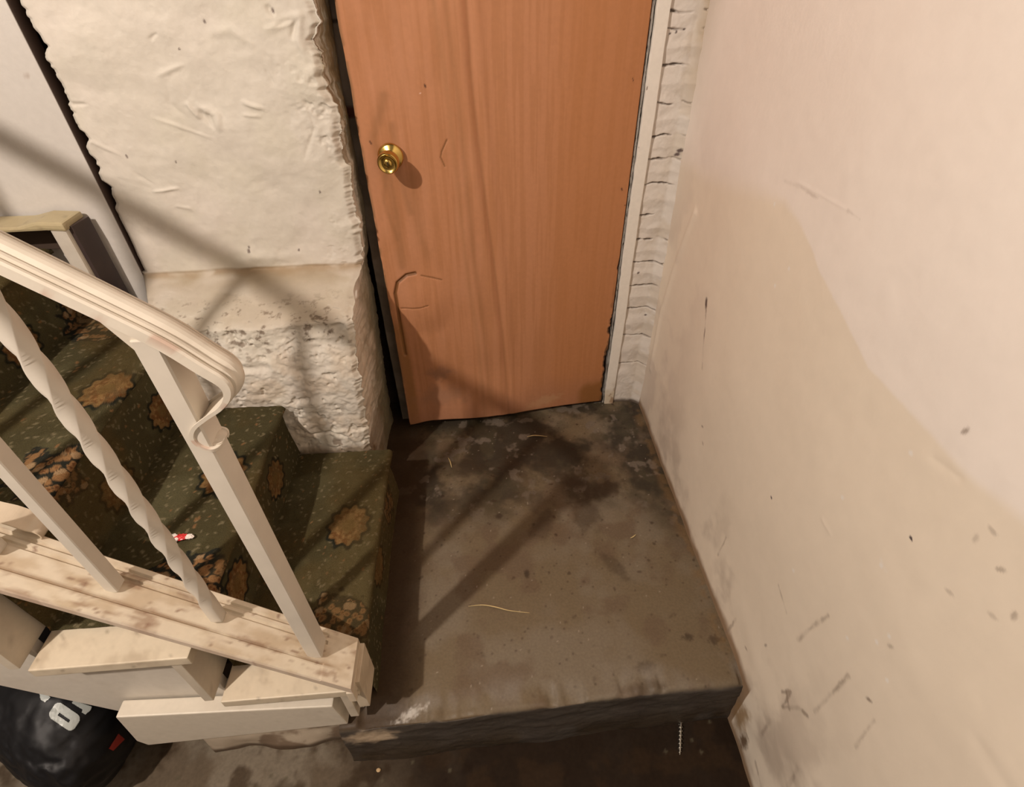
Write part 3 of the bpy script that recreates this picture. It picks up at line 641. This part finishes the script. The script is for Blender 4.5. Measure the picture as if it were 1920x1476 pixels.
# painted tread and riser boards, and the timber ends sticking out past the trim board
YE = .460
for i in range(NS):
    xn = X1 - RUN * i; zt = RISE * (i + 1) - .007
    poly = [(xn - .004, YE), (xn - .004, .535), (xn - .028, .535), (xn - .028, 1.11), (xn - RUN - .015, 1.11), (xn - RUN - .015, YE)]
    child(prism('tread', poly, zt - .024, zt, 2, M_wood, amt=.45, seed=20 + i, base=(.66, .57, .43), bevel=.0025, step=.006 if i < 2 else .02))
    zr0 = RISE * i - .006; 
    if i == 0: zr0 = .045
    poly = [(xn - .046, zr0), (xn - .028, zr0), (xn - .028, zt - .024), (xn - .046, zt - .024)]
    child(prism('riser', [(a, b) for a, b in poly], YE + .004, 1.11, 1, M_wood, amt=.25, seed=30 + i, base=(.62, .55, .44), step=.012 if i < 3 else .03))
# face string behind the step ends
poly = [(-.31, .0), (-.56, .0), (-.70, .045), (-.80, .085), (-.95, .25), (-1.30, .60), (-1.84, 1.0)] + [q for i_ in range(5, -1, -1) for q in ((X1 - RUN * (i_ + 1) - .03, RISE * (i_ + 1) - .034), (X1 - RUN * i_ - .032, RISE * (i_ + 1) - .034))][:-1] + [(-.31, RISE - .034)]
child(prism('stringer', [(a, b) for a, b in poly], .498, .518, 1, M_wood, amt=.12, seed=50, base=(.66, .61, .53), step=.02))
poly = [(-.765, .150), (-.350, .112), (-.338, .012), (-.770, -.008), (-.782, .02)]
child(prism('bottom_board', poly, .462, .494, 1, M_wood, amt=.12, seed=51, base=(.66, .60, .50), step=.008, bevel=.003))
child(prism('cleat', [(-.30, .455 + .012), (-.278, .467), (-.278, .545), (-.30, .545)], .085, .205, 2, M_wood, amt=.3, seed=52, base=(.66, .56, .42), step=.01))
# whitewashed masonry foot under the first step
xs = lin((-.70, -.30, .004)); ss = lin((0, .30, .004)); Xq, Sq = np.meshgrid(xs, ss, indexing='ij')
Yq = .500 + np.maximum(Sq - .17, 0) * 1.0 + .012 * (fbm(Xq, Sq, 10, 3, 361) - .5); Zq = FLOOR + np.minimum(Sq, .17) + .006 * (fbm(Xq, Sq, 14, 3, 362) - .5)
Yq = Yq - .02 * sst(.12, .0, Sq) * fbm(Xq, Sq, 8, 2, 363)
col = np.zeros(Xq.shape + (3,)) + np.array((.50, .42, .32)); col = mix(col, (.16, .10, .06), .8 * sst(.45, .65, fbm(Xq, Sq, 18, 4, 364))); col = mix(col, (.08, .05, .03), .9 * sst(.03, .01, Sq))
child(grid('masonry_foot', np.stack([Xq, Yq, Zq], -1), col, M_plaster))

# moulded board lying along the step noses; the balusters stand on it
SL = .745
def tz(x): return .225 + (X1 - .0 - x + .005) * SL - .004
def tlow(x): return .445 + .10 * (-.288 - x)
prof_t = [(0, -.016), (0, -.004), (.002, 0), (.028, 0), (.0290, -.0025), (.0310, -.0025), (.032, .001), (.066, .001), (.067, -.003), (.073, -.003), (.0745, .002), (.080, .002), (.081, -.002), (.086, -.002), (.088, .0035), (.096, .0035), (.098, .001), (.098, -.016)]
xs = lin((-.286, -1.1, .004), (-1.1, -1.85, .05))
P = np.zeros((len(xs), len(prof_t) + 1, 3))
for k, x in enumerate(xs):
    for j, (l, h) in enumerate(prof_t + [prof_t[0]]):
        fl = 1 if x < -.337 else 0; hh = h * 1.2 if (h < -.01 or fl) else .0010
        P[k, j] = (x, tlow(x) + l, tz(x) + hh)
# subdivide the broad flats for paint wear
def refine(P, step):
    out = []
    for j in range(P.shape[1] - 1):
        L = np.linalg.norm(P[0, j + 1] - P[0, j]); k = max(1, int(L / step))
        for t in range(k): out.append(P[:, j] + (P[:, j + 1] - P[:, j]) * t / k)
    out.append(P[:, -1]); return np.stack(out, 1)
P = refine(P, .004); V = P.reshape(-1, 3)
lat = V[:, 1] - tlow(V[:, 0]); al = -V[:, 0]
c = np.tile(np.array((.69, .61, .48)), (len(V), 1))
def mx_(c, colr, f): f = np.clip(f, 0, 1)[:, None]; return c * (1 - f) + np.array(colr) * f
c = mx_(c, (.50, .39, .26), .7 * sst(.42, .72, fbm(al, lat * 1.6, 28, 4, 371)))
c = mx_(c, (.30, .19, .12), .7 * sst(.57, .72, fbm(al * .6, lat * 1.6, 40, 5, 372, .6)))
for l0 in (.030, .070, .0835): c = mx_(c, (.33, .22, .13), .75 * sst(.0035, .001, np.abs(lat - l0)) * sst(.3, .55, fbm(al, lat, 20, 3, 373)))
c = mx_(c, (.25, .15, .10), .8 * sst(.80, .86, fbm(al, lat, 110, 2, 374)))
c = mx_(c, (.56, .42, .33), .5 * (lat < .001))
tb = grid('trim_board', P, c.reshape(P.shape), M_wood, flip=True)
bm = bmesh.new(); bm.from_mesh(tb.data); bm.verts.ensure_lookup_table(); m_ = P.shape[1]; caps = []
for ring in (0, len(xs) - 1): caps.append(bm.faces.new([bm.verts[ring * m_ + j] for j in range(m_ - 1)]))
bmesh.ops.triangulate(bm, faces=caps); bmesh.ops.remove_doubles(bm, verts=bm.verts, dist=1e-5)
bmesh.ops.recalc_face_normals(bm, faces=bm.faces)
for f_ in bm.faces: f_.smooth = False
bm.to_mesh(tb.data); bm.free()
child(tb)
# end block under the board at its foot
child(prism('end_block', [(.446, .168), (.540, .168), (.540, .208), (.446, .208)], -.300, -.286, 0, M_wood, amt=.3, seed=55, base=(.70, .60, .46), step=.012))

# ================================================================== RAILING
rail = empty('stair_railing', (-.36, .495, .28))
setp(rail, 'cream painted metal stair railing with moulded handrail, twisted and plain balusters', 'railing')
def rchild(o): return child(o, rail)
def yr(x): return tlow(x) + .055
def sq(s):
    k, h = (s if isinstance(s, tuple) else (s, s)); k /= 2; h /= 2; b = min(k, h) * .16
    return [(-k, -h + b), (-k + b, -h), (k - b, -h), (k, -h + b), (k, h - b), (k - b, h), (-k + b, h), (-k, h - b)]
def rz(x): return 1.022 + (-.36 - x) * SL          # underside of the handrail
def bar(name, x, size, tw=False, seed=1, zt=None):
    zb = tz(x) + .001; hw = (size[1] if isinstance(size, tuple) else size) * .7; zt = rz(x) - SL * hw + .002; n = 120; path = [(x, yr(x), zb + (zt - zb) * k / (n - 1)) for k in range(n)]
    T = None
    if tw:
        T = [2 * math.pi * 4.2 * float(sst(.10, .95, np.array(k / (n - 1)))) for k in range(n)]
        T = [2 * math.pi * 2.5 * min(max((k / (n - 1) - .07) / .86, 0), 1) for k in range(n)]
    return rchild(sweep(name, path, sq(size), M_metal, lateral=(0, 1, 0), twist=T, smooth=tw))
post = bar('newel_post', -.350, (.038, .0275))
bar('baluster', -.500, .0205, True)
bar('baluster', -.638, (.024, .0185))
bar('baluster', -.776, .0205, True)
bar('baluster', -.914, .0195)
bar('baluster', -1.052, .0205, True)
bar('baluster', -1.19, .0195)
bar('baluster', -1.328, .0205, True)
bar('baluster', -1.466, .0195)
# handrail: moulded channel that rolls down and back in a lamb's tongue at its foot
top = []
for x in lin((-1.75, -.42, .02)): top.append((x, yr(x), rz(x) + .012))
curve = [(-.42, rz(-.42) + .012), (-.37, rz(-.37) + .012), (-.325, rz(-.325) + .010), (-.296, rz(-.296) + .001), (-.280, .958), (-.276, .942), (-.283, .925), (-.300, .908), (-.322, .893), (-.341, .878), (-.349, .864), (-.346, .853), (-.338, .847), (-.326, .844)]
sp = spline([(x, yr(x), z) for x, z in curve], 170)
path = np.vstack([np.array(top)[:-1], sp])
w = .0225
rp = [(-w, -.015), (-w, -.003), (-w + .0022, -.0008), (-w + .0050, -.0008), (-w + .0056, -.0030), (-w + .0080, -.0030), (-w + .0086, .0014), (-w + .0115, .0020), (-w + .0125, -.0004), (-w + .0150, .0006), (-.004, .0046), (0, .0060), (.004, .0062), (.008, .0052), (.0125, .0022), (w - .0085, -.0010), (w - .0078, -.0035), (w - .0050, -.0040), (w - .0042, -.0016), (w - .0015, -.0022), (w, -.0045), (w, -.015), (w - .003, -.015), (w - .003, -.007), (-w + .003, -.007), (-w + .003, -.015)]
scs = []
L = np.concatenate([[0], np.cumsum(np.linalg.norm(np.diff(path, axis=0), axis=1))]); L = L / L[-1]
tot = np.sum(np.linalg.norm(np.diff(path, axis=0), axis=1))
for k in range(len(path)):
    d = (1 - L[k]) * tot; t = float(sst(.17, .10, np.array(d)))
    e = math.sqrt(max(0.0, 1 - max(0.0, 1 - d / .012) ** 2)); scs.append(((1 - .06 * t) * (.35 + .65 * e), 1 - .62 * t))
hr = sweep('handrail', path, rp, M_rail, lateral=(0, 1, 0), base=(.69, .63, .53), smooth=False, amt=.12, seed=5, scales=scs)
# rubbed pinkish-brown patches on its near edge
me = hr.data; V = np.empty(len(me.vertices) * 3, np.float32); me.vertices.foreach_get('co', V); V = V.reshape(-1, 3)
c4 = np.empty(len(V) * 4, np.float32); me.color_attributes['Col'].data.foreach_get('color', c4); c4 = c4.reshape(-1, 4)
lat = V[:, 1] - yr(V[:, 0]); f = .7 * sst(-.016, -.020, lat) * sst(.66, .72, fbm(V[:, 0], V[:, 2], 34, 3, 381))
c4[:, :3] = c4[:, :3] * (1 - f[:, None]) + np.array((.50, .33, .25)) * f[:, None]; me.color_attributes['Col'].data.foreach_set('color', c4.ravel())
rchild(hr)
# flat lug welded under the rail on the newel
lug = [(-.392, rz(-.392) + .002), (-.392, rz(-.392) - .004), (-.364, .985), (-.336, .985), (-.318, rz(-.318) - .006), (-.318, rz(-.318) + .002)]
rchild(prism('rail_lug', lug, yr(-.35) - .0145, yr(-.35) + .0145, 1, M_rail, amt=.1, base=(.72, .65, .54), step=.02))

# curled painted metal strap end lying on the board, at the left edge of the photo
BY = .598; bx = -.742; bz = tz(bx)
pts = [(-.95, BY + .02, tz(-.95) + .010), (-.86, BY + .01, tz(-.86) + .014), (-.80, BY, tz(-.80) + .024), (-.772, BY, tz(-.772) + .026), (bx - .012, BY, bz + .030), (bx, BY, bz + .022), (bx + .004, BY, bz + .010), (bx - .002, BY, bz + .001)]
hk = sweep('foot_bracket', spline(pts, 60), [(-.018, -.0013), (.018, -.0013), (.018, .0013), (-.018, .0013)], M_rail, base=(.70, .60, .46), amt=.5, seed=9, smooth=False)
rchild(hk)

# painted timber newel stub and skirt cap against the back panel, further up the flight
stub = empty('skirting_frame', (-.95, 1.29, .57)); setp(stub, 'dirty cream boxed skirting end standing against the smooth back panel beside the upper steps', 'skirting')
def sch(o): return child(o, stub)
SY = 1.262
qa = ony((97, 440), SY); qb = ony((127, 440), SY); zt_ = ony((115, 418), SY)[1]; qc = ony((30, 424), SY)
sch(prism('side_board', [(qa[0], SY), (qb[0], SY), (qb[0], 1.338), (qa[0], 1.338)], .578, zt_ - .012, 2, M_wood, amt=.1, seed=61, base=(.60, .55, .47), step=.012, bevel=.006))
sch(prism('shade_strip', [(qb[0] + .0005, SY + .012), (qb[0] + .008, SY + .014), (qb[0] + .016, 1.336), (qb[0] + .0005, 1.336)], .578, zt_ - .014, 2, M_wood, amt=.1, seed=64, base=(.05, .034, .032), step=.02, bevel=.001))  # dark strip added to stand for the shaded side of the board
sch(prism('top_rail', [(-1.27, zt_ - .020), (qa[0], zt_ - .016), (qb[0] + .004, zt_ - .020), (qb[0] + .004, zt_), (qa[0] - .02, zt_ + .004), (qc[0], zt_ - .006), (-1.27, zt_ - .004)], SY - .004, 1.338, 1, M_wood, amt=.4, seed=62, base=(.48, .40, .24), step=.012, bevel=.006))
sch(prism('void_sheet', [(-1.27, zt_ - .085), (qa[0] - .001, zt_ - .085), (qa[0] - .001, zt_ - .024), (-1.27, zt_ - .024)], 1.318, 1.336, 1, material('dark_void', vcol=True, rough=.8), amt=.2, seed=63, base=(.05, .03, .02), step=.03))  # dark sheet standing in for the shaded void below the top rail

# ================================================================== BLACK BAG
bag_c = np.array((-1.005, .585, -.03))
bm = bmesh.new(); bmesh.ops.create_icosphere(bm, subdivisions=6, radius=1)
V = np.array([v.co[:] for v in bm.verts]); n1 = fbm(V[:, 0] + V[:, 2] * .6, V[:, 1] + V[:, 2], 1.6, 3, 401) - .5; n2 = 1 - np.abs(2 * fbm(V[:, 0] * 1.0 + V[:, 2] * 2.2, V[:, 1] * 2 - V[:, 0], 2.6, 3, 402) - 1)
r_ = 1 + .16 * n1 + .045 * (n2 - .7)
V2 = np.sign(V) * np.abs(V) ** .86 * r_[:, None] * np.array((.155, .225, .16))
V2[:, 0] *= 1 + 2.0 * V2[:, 1]; ca_, sa_ = math.cos(.58), math.sin(.58); V2 = np.stack([V2[:, 0] * ca_ - V2[:, 1] * sa_, V2[:, 0] * sa_ + V2[:, 1] * ca_, V2[:, 2]], 1); V2 = V2 + bag_c; V2[:, 2] = np.maximum(V2[:, 2], FLOOR + .003 + .002 * n1)
for v, q in zip(bm.verts, V2): v.co = q
bag = bm_obj('plastic_sack', bm, M_bag, smooth=True)
setp(bag, 'black plastic bag with pale block lettering slumped on the floor under the stairs', 'bag')
tree = BVHTree.FromPolygons([v.co[:] for v in bag.data.vertices], [list(p.vertices) for p in bag.data.polygons])
def drape(name, outlines, mat, off=.0025):
    """flat printed shape laid on the bag's skin; outlines are loops of pixels, filled as grid cells"""
    ext = outlines[0]; xs_ = [p[0] for p in ext]; ys_ = [p[1] for p in ext]; st = 1.0
    def inside(p, poly):
        c_ = False; j = len(poly) - 1
        for i in range(len(poly)):
            if ((poly[i][1] > p[1]) != (poly[j][1] > p[1])) and (p[0] < (poly[j][0] - poly[i][0]) * (p[1] - poly[i][1]) / (poly[j][1] - poly[i][1] + 1e-9) + poly[i][0]): c_ = not c_
            j = i
        return c_
    vid = {}; V = []; Q = []
    def vert(i, j):
        if (i, j) not in vid:
            d = Vector(ray((min(xs_) + i * st, min(ys_) + j * st))).normalized(); h = tree.ray_cast(Vector(EYE), d)
            vid[(i, j)] = None if h[0] is None else len(V)
            if h[0] is not None: V.append(h[0] - d * off)
        return vid[(i, j)]
    for i in range(int((max(xs_) - min(xs_)) / st) + 1):
        for j in range(int((max(ys_) - min(ys_)) / st) + 1):
            p = (min(xs_) + (i + .5) * st, min(ys_) + (j + .5) * st)
            if inside(p, outlines[0]) and not any(inside(p, o) for o in outlines[1:]):
                q = [vert(i, j), vert(i + 1, j), vert(i + 1, j + 1), vert(i, j + 1)]
                if None not in q: Q.append(q)
    if Q: return link(name, rawmesh(name, np.array([v[:] for v in V]), Q), mat, bag)
def rrect(c, w_, h_, ang, r_, n=6):
    out = []
    for sx, sy, a0 in ((1, 1, 0), (-1, 1, 90), (-1, -1, 180), (1, -1, 270)):
        for k in range(n + 1):
            a = math.radians(a0 + 90 * k / n); x = sx * (w_ / 2 - r_) + r_ * math.cos(a); y = sy * (h_ / 2 - r_) + r_ * math.sin(a)
            out.append((c[0] + x * math.cos(ang) - y * math.sin(ang), c[1] + x * math.sin(ang) + y * math.cos(ang)))
    return out
drape('printed_letter', [rrect((121, 1344), 56, 35, .60, 11), rrect((120, 1346), 25, 6, .60, .5)], M_print)
drape('printed_letter', [[(134, 1318), (140, 1312), (150, 1318), (172, 1325), (170, 1332), (160, 1340), (153, 1336), (155, 1331)]], M_print)
drape('printed_letter', [[(74, 1300), (82, 1298), (95, 1308), (84, 1317), (76, 1312)]], M_print)
drape('printed_stripe', [[(222, 1376), (234, 1386), (212, 1408), (204, 1404)]], M_printred)

# ================================================================== LITTER
def sliver(name, pts, w_, mat, label, cat, group=None, z=.003):
    P_ = [(*onz(p, z), z + .0015 * math.sin(k)) for k, p in enumerate(pts)]; sp_ = spline(P_, 24); n = len(sp_)
    prof_ = [(math.cos(a) * w_, math.sin(a) * w_ * .5) for a in np.linspace(0, 2 * math.pi, 8, endpoint=False)]
    o = sweep(name, sp_, prof_, mat, lateral=(0, 0, 1) if False else (0, 1, .001), scales=[.35 + .65 * math.sin(math.pi * (k + .5) / n) for k in range(n)])
    return setp(o, label, cat, group)
sliver('straw_stalk', [(878, 1137), (905, 1135), (930, 1139), (955, 1145), (993, 1149)], .0016, M_straw, 'long thin pale straw lying across the middle of the concrete landing', 'straw')
sliver('wood_splinter', [(988, 819), (1003, 817), (1026, 819)], .0024, M_straw, 'short flat pale splinter on the dark floor just below the door', 'splinter')
sliver('seed_husk', [(840, 858), (844, 866), (847, 877)], .0022, M_straw, 'small upright pale husk on the dark landing left of the door splinter', 'husk')
sliver('seed_husk', [(1182, 1009), (1187, 1007), (1192, 1003)], .0018, M_straw, 'tiny pale husk on the landing near the right wall', 'husk')
def pebble(px, z, r_, label):
    x, y = onz(px, z); bm = bmesh.new(); bmesh.ops.create_icosphere(bm, subdivisions=2, radius=r_)
    for v in bm.verts: v.co = Vector((v.co.x * random.uniform(.9, 1.3), v.co.y * random.uniform(.8, 1.1), v.co.z * .6)) + Vector((x, y, z + r_ * .5))
    setp(bm_obj('stone_chip', bm, M_grit, smooth=True), label, 'stone chip')
pebble((710, 1445), FLOOR, .005, 'orange stone chip on the dark lower floor below the stair foot')
# screw lying on the lower floor
scr = empty('wood_screw', (*onz((1275, 1384), FLOOR), FLOOR + .004)); setp(scr, 'bright steel wood screw lying on the dark lower floor near the right wall', 'screw')
a = np.array((*onz((1276, 1354), FLOOR), FLOOR + .005)); b = np.array((*onz((1274, 1417), FLOOR), FLOOR + .004)); T = (b - a) / np.linalg.norm(b - a); Ls = np.linalg.norm(b - a)
scrc = lathe('screw_head', [(.0, 0), (.0062, .0), (.006, .0014), (.0035, .004), (.0, .004)], a, T, M_steel, None, 20); child(scrc, scr)
scrs = lathe('screw_shank', [(.0030, .003), (.0028, Ls * .85), (.0004, Ls)], a, T, M_steel, None, 16); child(scrs, scr)
th = []; U1 = np.cross(T, (0, 0, 1)); U1 /= np.linalg.norm(U1); U2 = np.cross(T, U1)
for k in range(180):
    t = k / 179; an = t * 2 * math.pi * 7; rr = .0046 * (1 if t < .8 else (1 - (t - .8) / .2 * .7)); th.append(a + T * (.008 + t * (Ls - .012)) + (U1 * math.cos(an) + U2 * math.sin(an)) * rr)
sc_o = sweep('screw_thread', th, [(-.0009, -.0014), (.0009, -.0014), (.0009, .0014), (-.0009, .0014)], M_steel, lateral=tuple(T)); child(sc_o, scr)
# crumpled red and white wrapper on the second tread
wx, wy = onz((340, 1008), 2 * RISE + .006); wr_ = empty('candy_wrapper', (wx, wy, 2 * RISE + .004)); setp(wr_, 'small crumpled red and white sweet wrapper on the second carpeted step', 'wrapper')
def crump(name, c_, ra, rb, rc, ang, mat, seed):
    bm = bmesh.new(); bmesh.ops.create_icosphere(bm, subdivisions=3, radius=1); rs_ = random.Random(seed)
    for v in bm.verts:
        k = 1 + rs_.uniform(-.18, .18); x = v.co.x * ra * k; y = v.co.y * rb * k; z = v.co.z * rc * k
        v.co = Vector((c_[0] + x * math.cos(ang) - y * math.sin(ang), c_[1] + x * math.sin(ang) + y * math.cos(ang), c_[2] + z))
    child(bm_obj(name, bm, mat), wr_)
zt2 = 2 * RISE + .007
crump('printed_foil', (wx, wy, zt2), .013, .008, .004, .1, M_red, 1)
crump('twisted_end', (wx + .016, wy, zt2), .009, .006, .004, 0, M_white, 2)
crump('twisted_end', (wx - .010, wy - .008, zt2 + .001), .010, .004, .004, .7, M_white, 3)
crump('twisted_end', (wx - .014, wy + .004, zt2 + .001), .007, .004, .004, -.3, M_white, 4)
